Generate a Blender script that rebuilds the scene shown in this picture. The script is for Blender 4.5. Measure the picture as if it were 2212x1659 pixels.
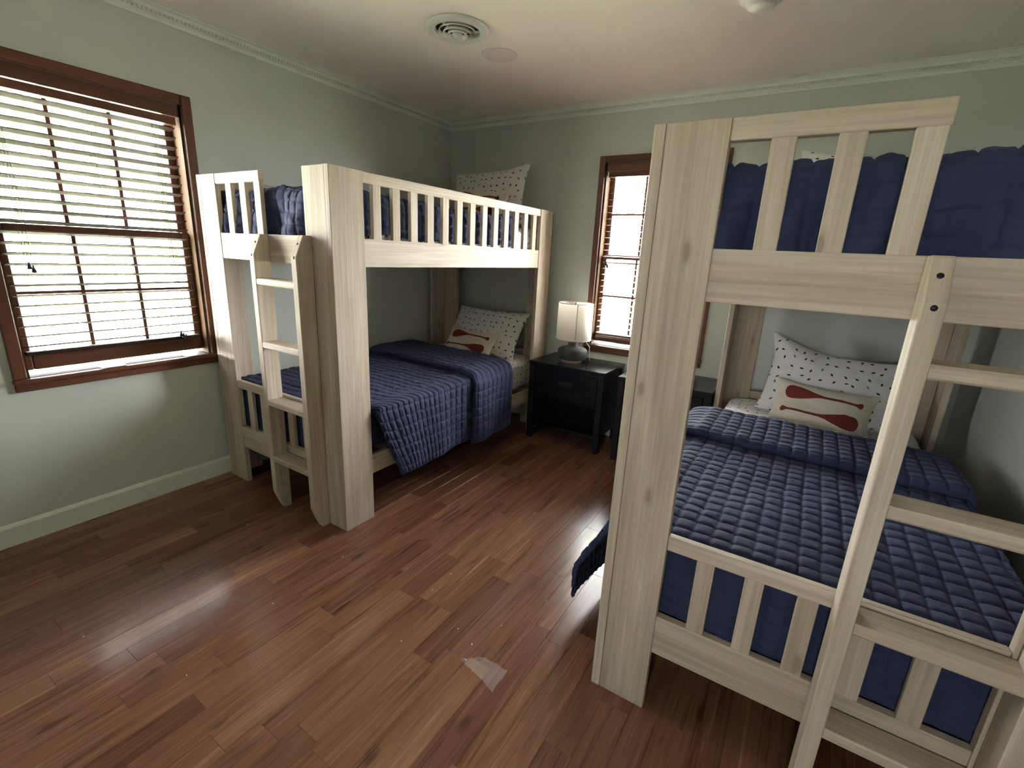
import bpy, bmesh, math, random
import numpy as np
from mathutils import Vector, Matrix, Euler

for o in list(bpy.data.objects):
    bpy.data.objects.remove(o)
scene = bpy.context.scene
COL = scene.collection
random.seed(7)
R = math.radians

# ------------------------------------------------------------------ camera
F_PX = 1016.4816
YAW, PITCH, ROLL, CAM_H = -0.5514, -0.2699, 0.0484, 1.4156
cy, sy, cp, sp = math.cos(YAW), math.sin(YAW), math.cos(PITCH), math.sin(PITCH)
fwd = Vector((sy * cp, cy * cp, sp)); rt = Vector((cy, -sy, 0)); up = rt.cross(fwd)
r2 = math.cos(ROLL) * rt + math.sin(ROLL) * up
u2 = -math.sin(ROLL) * rt + math.cos(ROLL) * up
cam_data = bpy.data.cameras.new('camera'); cam = bpy.data.objects.new('camera', cam_data)
COL.objects.link(cam)
m = Matrix((r2, u2, -fwd)).transposed().to_4x4(); m.translation = Vector((0, 0, CAM_H))
cam.matrix_world = m
cam_data.sensor_width = 36.0; cam_data.lens = F_PX / 2212 * 36.0
cam_data.clip_start = 0.02; cam_data.clip_end = 200
scene.camera = cam

# ------------------------------------------------------------------ world, light, exposure
scene.view_settings.view_transform = 'Standard'
scene.view_settings.look = 'None'
scene.view_settings.exposure = 6.65
scene.view_settings.gamma = 1.0
scene.view_settings.use_curve_mapping = False
world = bpy.data.worlds.new('overcast_sky'); scene.world = world
world.use_nodes = True
bg = world.node_tree.nodes['Background']
bg.inputs[0].default_value = (0.98, 0.965, 1.0, 1); bg.inputs[1].default_value = 1.0
scene.cycles.use_denoising = True
scene.cycles.max_bounces = 10
scene.cycles.diffuse_bounces = 6
scene.cycles.glossy_bounces = 4
scene.cycles.transparent_max_bounces = 12
scene.cycles.sample_clamp_indirect = 3.0

sun = bpy.data.lights.new('sun', 'SUN'); sun.energy = 3.0; sun.angle = R(3); sun.color = (1.0, .95, .86)
so = bpy.data.objects.new('sun', sun); COL.objects.link(so)
so.rotation_euler = Vector((-.42, .30, -1.0)).to_track_quat('-Z', 'Y').to_euler()      # from behind the house: no beam enters

def portal(name, loc, rot, sx, sy_):
    l = bpy.data.lights.new(name, 'AREA'); l.shape = 'RECTANGLE'; l.size = sx; l.size_y = sy_
    l.cycles.is_portal = True
    o = bpy.data.objects.new(name, l); COL.objects.link(o); o.location = loc; o.rotation_euler = rot
    return o
portal('window_portal', (-3.08, 0.974, 1.395), (0, R(-90), 0), 1.25, 0.79)
portal('window_portal', (-1.05, 3.70, 1.415), (R(-90), 0, 0), 0.82, 1.35)
portal('window_portal', (.05, -2.42, 1.55), (R(90), 0, 0), .5, .7)  # guides skylight through the added landing window

# ------------------------------------------------------------------ helpers
class MB:
    def __init__(s):
        s.v = []; s.f = []; s.uv = []; s.mi = []
    def face(s, idx, uvs=None, mi=0):
        s.f.append(idx); s.uv.append(uvs if uvs else [(0, 0)] * len(idx)); s.mi.append(mi)
    def box(s, lo, hi, g=None, mi=0, M=None):
        """axis aligned board; g = axis of the grain"""
        lo = list(lo); hi = list(hi)
        d = [hi[i] - lo[i] for i in range(3)]
        if g is None: g = d.index(max(d))
        ox, oy = random.uniform(0, 50), random.uniform(0, 50)
        c = [(x, y, z) for x in (lo[0], hi[0]) for y in (lo[1], hi[1]) for z in (lo[2], hi[2])]
        n = len(s.v)
        s.v += [tuple(M @ Vector(p)) if M else p for p in c]
        for ids, ax in (((0, 1, 3, 2), 0), ((4, 6, 7, 5), 0), ((0, 4, 5, 1), 1), ((2, 3, 7, 6), 1), ((0, 2, 6, 4), 2), ((1, 5, 7, 3), 2)):
            if ax == g: a, b = [k for k in range(3) if k != ax]
            else: a = g; b = [k for k in range(3) if k not in (g, ax)][0]
            s.face([n + i for i in ids], [(c[i][a] + ox, c[i][b] + oy + ax * 3.3) for i in ids], mi)
        return s
    def prism(s, prof, a0, a1, fn, g_uv=True, mi=0, cap=True):
        """extrude the 2D profile (list of (p,q)) from a0 to a1; fn(a,p,q)->xyz"""
        n = len(s.v); k = len(prof); ox, oy = random.uniform(0, 50), random.uniform(0, 50)
        for a in (a0, a1):
            s.v += [tuple(fn(a, p, q)) for p, q in prof]
        acc = 0
        for i in range(k):
            j = (i + 1) % k
            l = math.dist(prof[i], prof[j])
            s.face([n + i, n + j, n + k + j, n + k + i], [(a0 + ox, acc + oy), (a0 + ox, acc + l + oy), (a1 + ox, acc + l + oy), (a1 + ox, acc + oy)], mi)
            acc += l
        if cap:
            s.face([n + i for i in range(k)][::-1], [(p, q) for p, q in prof][::-1], mi)
            s.face([n + k + i for i in range(k)], [(p, q) for p, q in prof], mi)
        return s
    def lathe(s, prof, c=(0, 0, 0), n=48, mi=0):
        b = len(s.v); k = len(prof)
        for i in range(n):
            a = 2 * math.pi * i / n
            s.v += [(c[0] + r * math.cos(a), c[1] + r * math.sin(a), c[2] + z) for r, z in prof]
        for i in range(n):
            j = (i + 1) % n
            for q in range(k - 1):
                s.face([b + i * k + q, b + j * k + q, b + j * k + q + 1, b + i * k + q + 1],
                       [(i / n, prof[q][1]), ((i + 1) / n, prof[q][1]), ((i + 1) / n, prof[q + 1][1]), (i / n, prof[q + 1][1])], mi)
        return s
    def tube(s, pts, r=0.002, n=6, mi=0):
        pts = [Vector(p) for p in pts]; b = len(s.v)
        for i, p in enumerate(pts):
            t = (pts[min(i + 1, len(pts) - 1)] - pts[max(i - 1, 0)]).normalized()
            a = t.cross(Vector((0, 0, 1)) if abs(t.z) < .9 else Vector((1, 0, 0))).normalized(); c = t.cross(a)
            for k in range(n):
                an = 2 * math.pi * k / n
                s.v.append(tuple(p + r * (math.cos(an) * a + math.sin(an) * c)))
        for i in range(len(pts) - 1):
            for k in range(n):
                q = (k + 1) % n
                s.face([b + i * n + k, b + i * n + q, b + (i + 1) * n + q, b + (i + 1) * n + k], None, mi)
        s.face([b + k for k in range(n)][::-1], None, mi); s.face([b + (len(pts) - 1) * n + k for k in range(n)], None, mi)
        return s
    def mesh(s, name, mats, smooth=False):
        me = bpy.data.meshes.new(name)
        me.from_pydata(s.v, [], s.f)
        uv = me.uv_layers.new(name='UVMap')
        uv.data.foreach_set('uv', np.array([c for f in s.uv for c in f], dtype=np.float32).ravel())
        for mt in (mats if isinstance(mats, (list, tuple)) else [mats]): me.materials.append(mt)
        me.polygons.foreach_set('material_index', s.mi)
        if smooth: me.polygons.foreach_set('use_smooth', [True] * len(s.f))
        me.update()
        bm = bmesh.new(); bm.from_mesh(me); bmesh.ops.recalc_face_normals(bm, faces=bm.faces); bm.to_mesh(me); bm.free()
        return me
    def obj(s, name, mats, parent=None, smooth=False, bevel=0, loc=None, auto=False):
        o = bpy.data.objects.new(name, s.mesh(name, mats, smooth)); COL.objects.link(o)
        if parent: o.parent = parent
        if loc: o.location = loc
        if bevel:
            b = o.modifiers.new('bevel', 'BEVEL'); b.width = bevel; b.segments = 2; b.limit_method = 'ANGLE'; b.angle_limit = R(50)
        return o

def empty(name, loc=(0, 0, 0), parent=None, rz=0):
    o = bpy.data.objects.new(name, None); COL.objects.link(o); o.location = loc; o.rotation_euler = (0, 0, rz)
    o.empty_display_size = .1
    if parent: o.parent = parent
    return o
def tag(o, label=None, cat=None, group=None, kind=None):
    if label: o['label'] = label
    if cat: o['category'] = cat
    if group: o['group'] = group
    if kind: o['kind'] = kind
    return o
def copy_tree(o, parent=None):
    c = o.copy(); COL.objects.link(c)
    if parent: c.parent = parent
    for ch in list(o.children): copy_tree(ch, c)
    return c
def grid_obj(name, P, UV, mat, parent=None, solid=0, closed=False):
    """P: (n,m,3) array"""
    n, m_ = P.shape[:2]
    idx = np.arange(n * m_).reshape(n, m_)
    f = np.stack([idx[:-1, :-1], idx[1:, :-1], idx[1:, 1:], idx[:-1, 1:]], -1).reshape(-1, 4)
    me = bpy.data.meshes.new(name)
    me.from_pydata(P.reshape(-1, 3).tolist(), [], f.tolist())
    uv = me.uv_layers.new(name='UVMap')
    uv.data.foreach_set('uv', UV.reshape(-1, 2)[f.ravel()].astype(np.float32).ravel())
    me.polygons.foreach_set('use_smooth', [True] * len(f))
    me.materials.append(mat); me.update()
    o = bpy.data.objects.new(name, me); COL.objects.link(o)
    if parent: o.parent = parent
    if solid:
        s = o.modifiers.new('thickness', 'SOLIDIFY'); s.thickness = solid; s.offset = -1
    return o

def sm(a, b, x):
    t = np.clip((x - a) / (b - a), 0, 1); return t * t * (3 - 2 * t)
def vnoise(x, y, seed=0):
    """smooth value noise on arrays"""
    rs = np.random.RandomState(seed); T = rs.rand(64, 64) * 2 - 1
    xi = np.floor(x).astype(int); yi = np.floor(y).astype(int); fx = x - xi; fy = y - yi
    fx = fx * fx * (3 - 2 * fx); fy = fy * fy * (3 - 2 * fy)
    g = lambda i, j: T[i % 64, j % 64]
    return (g(xi, yi) * (1 - fx) + g(xi + 1, yi) * fx) * (1 - fy) + (g(xi, yi + 1) * (1 - fx) + g(xi + 1, yi + 1) * fx) * fy

# ------------------------------------------------------------------ materials
def new_mat(name):
    mt = bpy.data.materials.new(name); mt.use_nodes = True
    nt = mt.node_tree; b = nt.nodes['Principled BSDF']
    return mt, nt, b
def N(nt, t, **kw):
    n = nt.nodes.new(t)
    for k, v in kw.items():
        if k.startswith('i_'):
            key = k[2:]; key = int(key) if key.isdigit() else key.replace('_', ' ')
            n.inputs[key].default_value = v
        else: setattr(n, k, v)
    return n
def ramp(nt, stops, interp='LINEAR'):
    r = nt.nodes.new('ShaderNodeValToRGB'); r.color_ramp.interpolation = interp
    e = r.color_ramp.elements
    while len(e) > 1: e.remove(e[-1])
    e[0].position = stops[0][0]; e[0].color = (*stops[0][1], 1)
    for p, c in stops[1:]:
        x = e.new(p); x.color = (*c, 1)
    return r
def simple(name, col, rough=.5, metal=0, bump=0, bscale=200, spec=.5, sheen=0, noise=0, nscale=3):
    mt, nt, b = new_mat(name); L = nt.links.new
    b.inputs['Base Color'].default_value = (*col, 1); b.inputs['Roughness'].default_value = rough
    b.inputs['Metallic'].default_value = metal; b.inputs['Specular IOR Level'].default_value = spec
    if sheen: b.inputs['Sheen Weight'].default_value = sheen; b.inputs['Sheen Roughness'].default_value = .4
    tc = N(nt, 'ShaderNodeTexCoord')
    if noise:
        n = N(nt, 'ShaderNodeTexNoise', i_Scale=nscale, i_Detail=4.0); L(tc.outputs['Object'], n.inputs['Vector'])
        r = ramp(nt, [(0.3, tuple(c * (1 - noise) for c in col)), (0.7, tuple(min(1, c * (1 + noise)) for c in col))])
        L(n.outputs['Fac'], r.inputs[0]); L(r.outputs[0], b.inputs['Base Color'])
    if bump:
        n = N(nt, 'ShaderNodeTexNoise', i_Scale=bscale, i_Detail=3.0); L(tc.outputs['Object'], n.inputs['Vector'])
        bp = N(nt, 'ShaderNodeBump', i_Strength=bump, i_Distance=.002); L(n.outputs['Fac'], bp.inputs['Height']); L(bp.outputs[0], b.inputs['Normal'])
    return mt

def wood(name, c_lo, c_mid, c_hi, knots=None, rough=.6, streak=1.0, across=60, along=2.0, bump=.25, spec=.3):
    """grain follows UV.x; every object gets its own stretch of grain"""
    mt, nt, b = new_mat(name); L = nt.links.new
    uv = N(nt, 'ShaderNodeUVMap'); oi = N(nt, 'ShaderNodeObjectInfo')
    mul = N(nt, 'ShaderNodeMath', operation='MULTIPLY', i_1=37.0); L(oi.outputs['Random'], mul.inputs[0])
    mp = N(nt, 'ShaderNodeMapping', vector_type='POINT'); mp.inputs['Scale'].default_value = (along, across, 1); L(uv.outputs[0], mp.inputs[0])
    n1 = N(nt, 'ShaderNodeTexNoise', noise_dimensions='4D', i_Scale=1.0, i_Detail=5.0, i_Roughness=.65); L(mp.outputs[0], n1.inputs['Vector']); L(mul.outputs[0], n1.inputs['W'])
    mp2 = N(nt, 'ShaderNodeMapping'); mp2.inputs['Scale'].default_value = (along * .5, across * .13, 1); L(uv.outputs[0], mp2.inputs[0])
    n2 = N(nt, 'ShaderNodeTexNoise', noise_dimensions='4D', i_Scale=1.0, i_Detail=3.0, i_Distortion=.6); L(mp2.outputs[0], n2.inputs['Vector']); L(mul.outputs[0], n2.inputs['W'])
    mx = N(nt, 'ShaderNodeMix', data_type='FLOAT'); mx.inputs[0].default_value = .5; L(n1.outputs['Fac'], mx.inputs[2]); L(n2.outputs['Fac'], mx.inputs[3])
    r = ramp(nt, [(.36, c_lo), (.5, c_mid), (.64, c_hi)]); L(mx.outputs[0], r.inputs[0])
    col = r.outputs[0]
    if knots:
        mpk = N(nt, 'ShaderNodeMapping'); mpk.inputs['Scale'].default_value = (2.4, 6.5, 1); L(uv.outputs[0], mpk.inputs[0])
        vo = N(nt, 'ShaderNodeTexVoronoi', voronoi_dimensions='2D', i_Scale=1.0, i_Randomness=1.0); L(mpk.outputs[0], vo.inputs['Vector'])
        nk = N(nt, 'ShaderNodeTexNoise', i_Scale=9.0, i_Detail=2.0); L(uv.outputs[0], nk.inputs['Vector'])
        ad = N(nt, 'ShaderNodeMath', operation='MULTIPLY_ADD', i_1=.10, i_2=-.05); L(nk.outputs['Fac'], ad.inputs[0])
        sb = N(nt, 'ShaderNodeMath', operation='ADD'); L(vo.outputs['Distance'], sb.inputs[0]); L(ad.outputs[0], sb.inputs[1])
        kr = ramp(nt, [(0.035, (1, 1, 1)), (.06, (.35, .35, .35)), (.11, (0, 0, 0))]); L(sb.outputs[0], kr.inputs[0])
        # only some cells carry a knot
        sx = N(nt, 'ShaderNodeSeparateColor'); L(vo.outputs['Color'], sx.inputs[0])
        gt = N(nt, 'ShaderNodeMath', operation='GREATER_THAN', i_1=.62); L(sx.outputs[0], gt.inputs[0])
        km = N(nt, 'ShaderNodeMath', operation='MULTIPLY'); L(kr.outputs[0], km.inputs[0]); L(gt.outputs[0], km.inputs[1])
        km2 = N(nt, 'ShaderNodeMath', operation='MULTIPLY', i_1=.75); L(km.outputs[0], km2.inputs[0])
        m3 = N(nt, 'ShaderNodeMix', data_type='RGBA'); L(km2.outputs[0], m3.inputs[0]); L(col, m3.inputs[6]); m3.inputs[7].default_value = (*knots, 1)
        col = m3.outputs[2]
    L(col, b.inputs['Base Color'])
    b.inputs['Roughness'].default_value = rough; b.inputs['Specular IOR Level'].default_value = spec
    bp = N(nt, 'ShaderNodeBump', i_Strength=bump, i_Distance=.0015); L(n1.outputs['Fac'], bp.inputs['Height']); L(bp.outputs[0], b.inputs['Normal'])
    return mt

M_bed = wood('whitewashed_pine', (.33, .268, .198), (.44, .366, .282), (.57, .495, .405), knots=(.22, .17, .12), rough=.62, across=85, along=2.2)
M_trim = wood('stained_oak', (.068, .025, .014), (.11, .041, .021), (.16, .062, .031), rough=.42, across=45, along=2, bump=.12)
M_jamb = wood('golden_oak', (.045, .021, .0065), (.062, .030, .009), (.082, .042, .014), rough=.7, spec=.1, across=45, along=2, bump=.1)
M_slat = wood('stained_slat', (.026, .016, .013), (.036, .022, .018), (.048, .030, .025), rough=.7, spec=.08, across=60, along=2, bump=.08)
M_slat_lit = wood('daylit_slat', (.12, .072, .056), (.155, .095, .075), (.20, .13, .10), rough=.6, spec=.15, across=60, along=2, bump=.08)  # same slats made paler for the back window: daylight put into the colour
M_sill = wood('dark_sill', (.022, .010, .007), (.034, .015, .010), (.05, .022, .014), rough=.75, spec=.1, across=45, along=2, bump=.1)
M_black = wood('espresso_wood', (.0055, .0058, .0075), (.008, .0084, .011), (.012, .0125, .0165), rough=.24, across=70, along=2, bump=.2, spec=.5)
M_wall = simple('wall_paint', (.475, .497, .455), .75, bump=.15, bscale=350, noise=.02)
M_ceil = simple('ceiling_paint', (.86, .80, .73), .85, bump=.15, bscale=300, noise=.02)
M_white = simple('painted_trim', (.64, .66, .60), .5)
M_plastic = simple('white_plastic', (.72, .70, .66), .4)
M_vent = simple('enamelled_metal', (.66, .65, .60), .35)
M_dark = simple('duct_shade', (.02, .02, .02), .8)
M_bolt = simple('black_bolt', (.012, .012, .014), .4, metal=.6)
M_metal = simple('nickel', (.45, .43, .40), .3, metal=1)
M_cord = simple('brown_cord', (.10, .06, .045), .8)
M_tassel = simple('dark_tassel', (.03, .025, .03), .5)
M_pull = simple('dark_bronze', (.045, .038, .034), .45, metal=.6)
M_crock = simple('charcoal_ceramic', (.050, .051, .052), .85, spec=.25, bump=.8, bscale=90, noise=.35, nscale=18)
M_raw = simple('unglazed_clay', (.42, .30, .24), .8)
M_red = simple('red_applique', (.16, .022, .018), .9, bump=.4, bscale=500)
M_sub = simple('subfloor', (.05, .03, .02), .9)
M_crumb = simple('crumb', (.75, .70, .62), .7)

def fabric(name, col, sheen=.3, bscale=900, var=.12):
    mt, nt, b = new_mat(name); L = nt.links.new
    uv = N(nt, 'ShaderNodeUVMap')
    n = N(nt, 'ShaderNodeTexNoise', i_Scale=60.0, i_Detail=6.0, i_Roughness=.7); L(uv.outputs[0], n.inputs['Vector'])
    r = ramp(nt, [(.3, tuple(c * (1 - var) for c in col)), (.7, tuple(min(1, c * (1 + var)) for c in col))]); L(n.outputs['Fac'], r.inputs[0]); L(r.outputs[0], b.inputs['Base Color'])
    n2 = N(nt, 'ShaderNodeTexNoise', i_Scale=float(bscale), i_Detail=2.0); L(uv.outputs[0], n2.inputs['Vector'])
    bp = N(nt, 'ShaderNodeBump', i_Strength=.35, i_Distance=.0012); L(n2.outputs['Fac'], bp.inputs['Height']); L(bp.outputs[0], b.inputs['Normal'])
    b.inputs['Roughness'].default_value = .85; b.inputs['Specular IOR Level'].default_value = .2
    b.inputs['Sheen Weight'].default_value = sheen; b.inputs['Sheen Roughness'].default_value = .5
    return mt, nt, b
M_quilt = fabric('navy_cotton', (.030, .037, .084), .04)[0]
M_cream = fabric('cream_linen', (.60, .55, .46), .2, var=.06)[0]

def printed(name):
    """white cotton with small scattered dark flecks"""
    mt, nt, b = fabric(name, (.66, .64, .63), .15, var=.04); L = nt.links.new
    uv = N(nt, 'ShaderNodeUVMap')
    base = b.inputs['Base Color'].links[0].from_socket
    sc = 19.0
    mp = N(nt, 'ShaderNodeVectorMath', operation='SCALE'); mp.inputs['Scale'].default_value = sc; L(uv.outputs[0], mp.inputs[0])
    vo = N(nt, 'ShaderNodeTexVoronoi', voronoi_dimensions='2D', i_Scale=1.0, i_Randomness=.5); L(mp.outputs[0], vo.inputs['Vector'])
    df = N(nt, 'ShaderNodeVectorMath', operation='SUBTRACT'); L(mp.outputs[0], df.inputs[0]); L(vo.outputs['Position'], df.inputs[1])
    sc_ = N(nt, 'ShaderNodeSeparateColor'); L(vo.outputs['Color'], sc_.inputs[0])
    an = N(nt, 'ShaderNodeMath', operation='MULTIPLY', i_1=6.28); L(sc_.outputs[0], an.inputs[0])
    ro = N(nt, 'ShaderNodeVectorRotate', rotation_type='Z_AXIS'); L(df.outputs[0], ro.inputs['Vector']); L(an.outputs[0], ro.inputs['Angle'])
    se = N(nt, 'ShaderNodeSeparateXYZ'); L(ro.outputs[0], se.inputs[0])
    ax = N(nt, 'ShaderNodeMath', operation='ABSOLUTE'); L(se.outputs[0], ax.inputs[0])
    ay = N(nt, 'ShaderNodeMath', operation='ABSOLUTE'); L(se.outputs[1], ay.inputs[0])
    # fleck: |y| < w*(1-|x|/l)
    t = N(nt, 'ShaderNodeMath', operation='MULTIPLY_ADD', i_1=-.50, i_2=.115); L(ax.outputs[0], t.inputs[0])
    lt = N(nt, 'ShaderNodeMath', operation='LESS_THAN'); L(ay.outputs[0], lt.inputs[0]); L(t.outputs[0], lt.inputs[1])
    dk = ramp(nt, [(0, (.015, .015, .018)), (.6, (.03, .032, .03)), (1, (.22, .24, .2))]); L(sc_.outputs[1], dk.inputs[0])
    mx = N(nt, 'ShaderNodeMix', data_type='RGBA'); L(lt.outputs[0], mx.inputs[0]); L(base, mx.inputs[6]); L(dk.outputs[0], mx.inputs[7])
    L(mx.outputs[2], b.inputs['Base Color'])
    return mt
M_print = printed('printed_cotton')

def mat_shade():
    mt, nt, b = new_mat('linen_shade'); L = nt.links.new
    b.inputs['Base Color'].default_value = (.90, .88, .83, 1); b.inputs['Roughness'].default_value = .9
    tr = N(nt, 'ShaderNodeBsdfTranslucent'); tr.inputs[0].default_value = (.93, .89, .81, 1)
    mx = N(nt, 'ShaderNodeMixShader'); mx.inputs[0].default_value = .45
    tc = N(nt, 'ShaderNodeTexCoord'); n = N(nt, 'ShaderNodeTexNoise', i_Scale=260.0, i_Detail=3.0); L(tc.outputs['Object'], n.inputs['Vector'])
    bp = N(nt, 'ShaderNodeBump', i_Strength=.3, i_Distance=.001); L(n.outputs['Fac'], bp.inputs['Height']); L(bp.outputs[0], b.inputs['Normal'])
    L(b.outputs[0], mx.inputs[1]); L(tr.outputs[0], mx.inputs[2]); L(mx.outputs[0], nt.nodes['Material Output'].inputs[0])
    return mt
M_shade = mat_shade()
def mat_glass():    # thin pane: clear, with a faint mirror
    mt, nt, b = new_mat('window_glass'); L = nt.links.new
    t = N(nt, 'ShaderNodeBsdfTransparent'); t.inputs[0].default_value = (.95, .97, .96, 1)
    g = N(nt, 'ShaderNodeBsdfGlossy'); g.inputs['Roughness'].default_value = .02
    fr = N(nt, 'ShaderNodeLayerWeight', i_Blend=.12)
    mx = N(nt, 'ShaderNodeMixShader'); L(fr.outputs['Fresnel'], mx.inputs[0]); L(t.outputs[0], mx.inputs[1]); L(g.outputs[0], mx.inputs[2])
    L(mx.outputs[0], nt.nodes['Material Output'].inputs[0]); return mt
M_glass = mat_glass()
def mat_film():
    mt, nt, b = new_mat('clear_plastic_film'); L = nt.links.new
    t = N(nt, 'ShaderNodeBsdfTransparent')
    b.inputs['Base Color'].default_value = (.8, .8, .8, 1); b.inputs['Roughness'].default_value = .25
    mx = N(nt, 'ShaderNodeMixShader'); mx.inputs[0].default_value = .14
    L(t.outputs[0], mx.inputs[1]); L(b.outputs[0], mx.inputs[2]); L(mx.outputs[0], nt.nodes['Material Output'].inputs[0]); return mt
M_film = mat_film()

def mat_floor():
    mt, nt, b = new_mat('acacia_plank'); L = nt.links.new
    oi = N(nt, 'ShaderNodeObjectInfo'); ge = N(nt, 'ShaderNodeNewGeometry')
    off = N(nt, 'ShaderNodeVectorMath', operation='SCALE'); off.inputs[0].default_value = (41, 73, 0); L(oi.outputs['Random'], off.inputs['Scale'])
    ps = N(nt, 'ShaderNodeVectorMath', operation='ADD'); L(ge.outputs['Position'], ps.inputs[0]); L(off.outputs[0], ps.inputs[1])
    def nz(sx, sy_, det, dist=0., ro=.6):
        mp = N(nt, 'ShaderNodeMapping'); mp.inputs['Scale'].default_value = (sx, sy_, 1); L(ps.outputs[0], mp.inputs[0])
        n = N(nt, 'ShaderNodeTexNoise', i_Scale=1.0, i_Detail=float(det), i_Distortion=dist, i_Roughness=ro); L(mp.outputs[0], n.inputs['Vector']); return n.outputs['Fac']
    fine = nz(120, 3.0, 4); mid = nz(22, 1.3, 4, 1.2); big = nz(9, 1.6, 2, .8)
    tone = ramp(nt, [(0, (.12, .050, .029)), (.18, (.185, .084, .047)), (.4, (.215, .100, .057)), (.6, (.16, .068, .041)), (.8, (.245, .122, .070)), (1, (.145, .057, .039))])
    L(oi.outputs['Random'], tone.inputs[0])
    m1 = N(nt, 'ShaderNodeMix', data_type='FLOAT'); m1.inputs[0].default_value = .6; L(fine, m1.inputs[2]); L(mid, m1.inputs[3])
    gr = ramp(nt, [(.36, (.50, .44, .42)), (.46, (.90, .87, .86)), (.54, (1.0, 1.0, 1.0)), (.64, (1.42, 1.48, 1.50))]); L(m1.outputs[0], gr.inputs[0])
    mu = N(nt, 'ShaderNodeMix', data_type='RGBA', blend_type='MULTIPLY'); mu.inputs[0].default_value = 1; L(tone.outputs[0], mu.inputs[6]); L(gr.outputs[0], mu.inputs[7])
    st = ramp(nt, [(.54, (0, 0, 0)), (.68, (1, 1, 1))]); L(big, st.inputs[0])
    s2 = ramp(nt, [(.5, (0, 0, 0)), (.62, (1, 1, 1))]); L(mid, s2.inputs[0])
    sm_ = N(nt, 'ShaderNodeMath', operation='MULTIPLY'); L(st.outputs[0], sm_.inputs[0]); L(s2.outputs[0], sm_.inputs[1])
    s3 = N(nt, 'ShaderNodeMath', operation='MULTIPLY', i_1=.75); L(sm_.outputs[0], s3.inputs[0])
    md = N(nt, 'ShaderNodeMix', data_type='RGBA'); L(s3.outputs[0], md.inputs[0]); L(mu.outputs[2], md.inputs[6]); md.inputs[7].default_value = (.055, .022, .016, 1)
    # knots
    mpk = N(nt, 'ShaderNodeMapping'); mpk.inputs['Scale'].default_value = (6, 2.4, 1); L(ps.outputs[0], mpk.inputs[0])
    vo = N(nt, 'ShaderNodeTexVoronoi', voronoi_dimensions='2D', i_Scale=1.0); L(mpk.outputs[0], vo.inputs['Vector'])
    nk = N(nt, 'ShaderNodeMath', operation='MULTIPLY_ADD', i_1=.35, i_2=-.17); L(mid, nk.inputs[0])
    ka = N(nt, 'ShaderNodeMath', operation='ADD'); L(vo.outputs['Distance'], ka.inputs[0]); L(nk.outputs[0], ka.inputs[1])
    kr = ramp(nt, [(.03, (1, 1, 1)), (.10, (0, 0, 0))]); L(ka.outputs[0], kr.inputs[0])
    ks = N(nt, 'ShaderNodeSeparateColor'); L(vo.outputs['Color'], ks.inputs[0])
    kg = N(nt, 'ShaderNodeMath', operation='GREATER_THAN', i_1=.80); L(ks.outputs[0], kg.inputs[0])
    km = N(nt, 'ShaderNodeMath', operation='MULTIPLY'); L(kr.outputs[0], km.inputs[0]); L(kg.outputs[0], km.inputs[1])
    k2 = N(nt, 'ShaderNodeMath', operation='MULTIPLY', i_1=.6); L(km.outputs[0], k2.inputs[0])
    mk = N(nt, 'ShaderNodeMix', data_type='RGBA'); L(k2.outputs[0], mk.inputs[0]); L(md.outputs[2], mk.inputs[6]); mk.inputs[7].default_value = (.04, .018, .014, 1)
    L(mk.outputs[2], b.inputs['Base Color'])
    rr = N(nt, 'ShaderNodeMapRange'); rr.inputs[3].default_value = .15; rr.inputs[4].default_value = .25; L(nz(6, 4, 3), rr.inputs[0]); L(rr.outputs[0], b.inputs['Roughness'])
    b.inputs['Specular IOR Level'].default_value = .5
    bp = N(nt, 'ShaderNodeBump', i_Strength=.12, i_Distance=.0012); L(m1.outputs[0], bp.inputs['Height']); L(bp.outputs[0], b.inputs['Normal'])
    return mt
M_floor = mat_floor()

# ------------------------------------------------------------------ room
XL, XR, YB, YF, HC = -2.935, 0.80, 3.5525, -0.80, 2.492      # left wall, right wall, back wall, wall behind the camera, ceiling
T = .16
def wall_with_hole(name, fn, a0, a1, hole):
    mb = MB(); h0, h1, z0, z1 = hole
    for (p0, p1, q0, q1) in ((a0, h0, 0, HC), (h1, a1, 0, HC), (h0, h1, 0, z0), (h0, h1, z1, HC)):
        lo, hi = fn(p0, q0), fn(p1, q1)
        mb.box([min(lo[0][i], hi[0][i], lo[1][i], hi[1][i]) for i in range(3)], [max(lo[0][i], hi[0][i], lo[1][i], hi[1][i]) for i in range(3)])
    o = mb.obj(name, M_wall); tag(o, kind='structure'); return o
W1 = (.580, 1.368, .770, 2.074)
W2 = (-1.460, -.640, .740, 2.092)
wall_with_hole('wall_left', lambda a, z: ((XL, a, z), (XL - T, a, z)), YF - T, YB + T, W1)
wall_with_hole('wall_back', lambda a, z: ((a, YB, z), (a, YB + T, z)), XL, XR, W2)
o = MB().box((XR, YF - T, 0), (XR + T, YB + T, HC)).obj('wall_right', M_wall); tag(o, kind='structure')
DX0, DX1 = -.40, .42
mb = MB()
for (p0, p1, q0, q1) in ((XL - .0, DX0, 0, HC), (DX1, XR, 0, HC), (DX0, DX1, 2.04, HC)): mb.box((p0, YF - T, q0), (p1, YF, q1))
o = mb.obj('wall_front', M_wall); tag(o, kind='structure')
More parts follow.
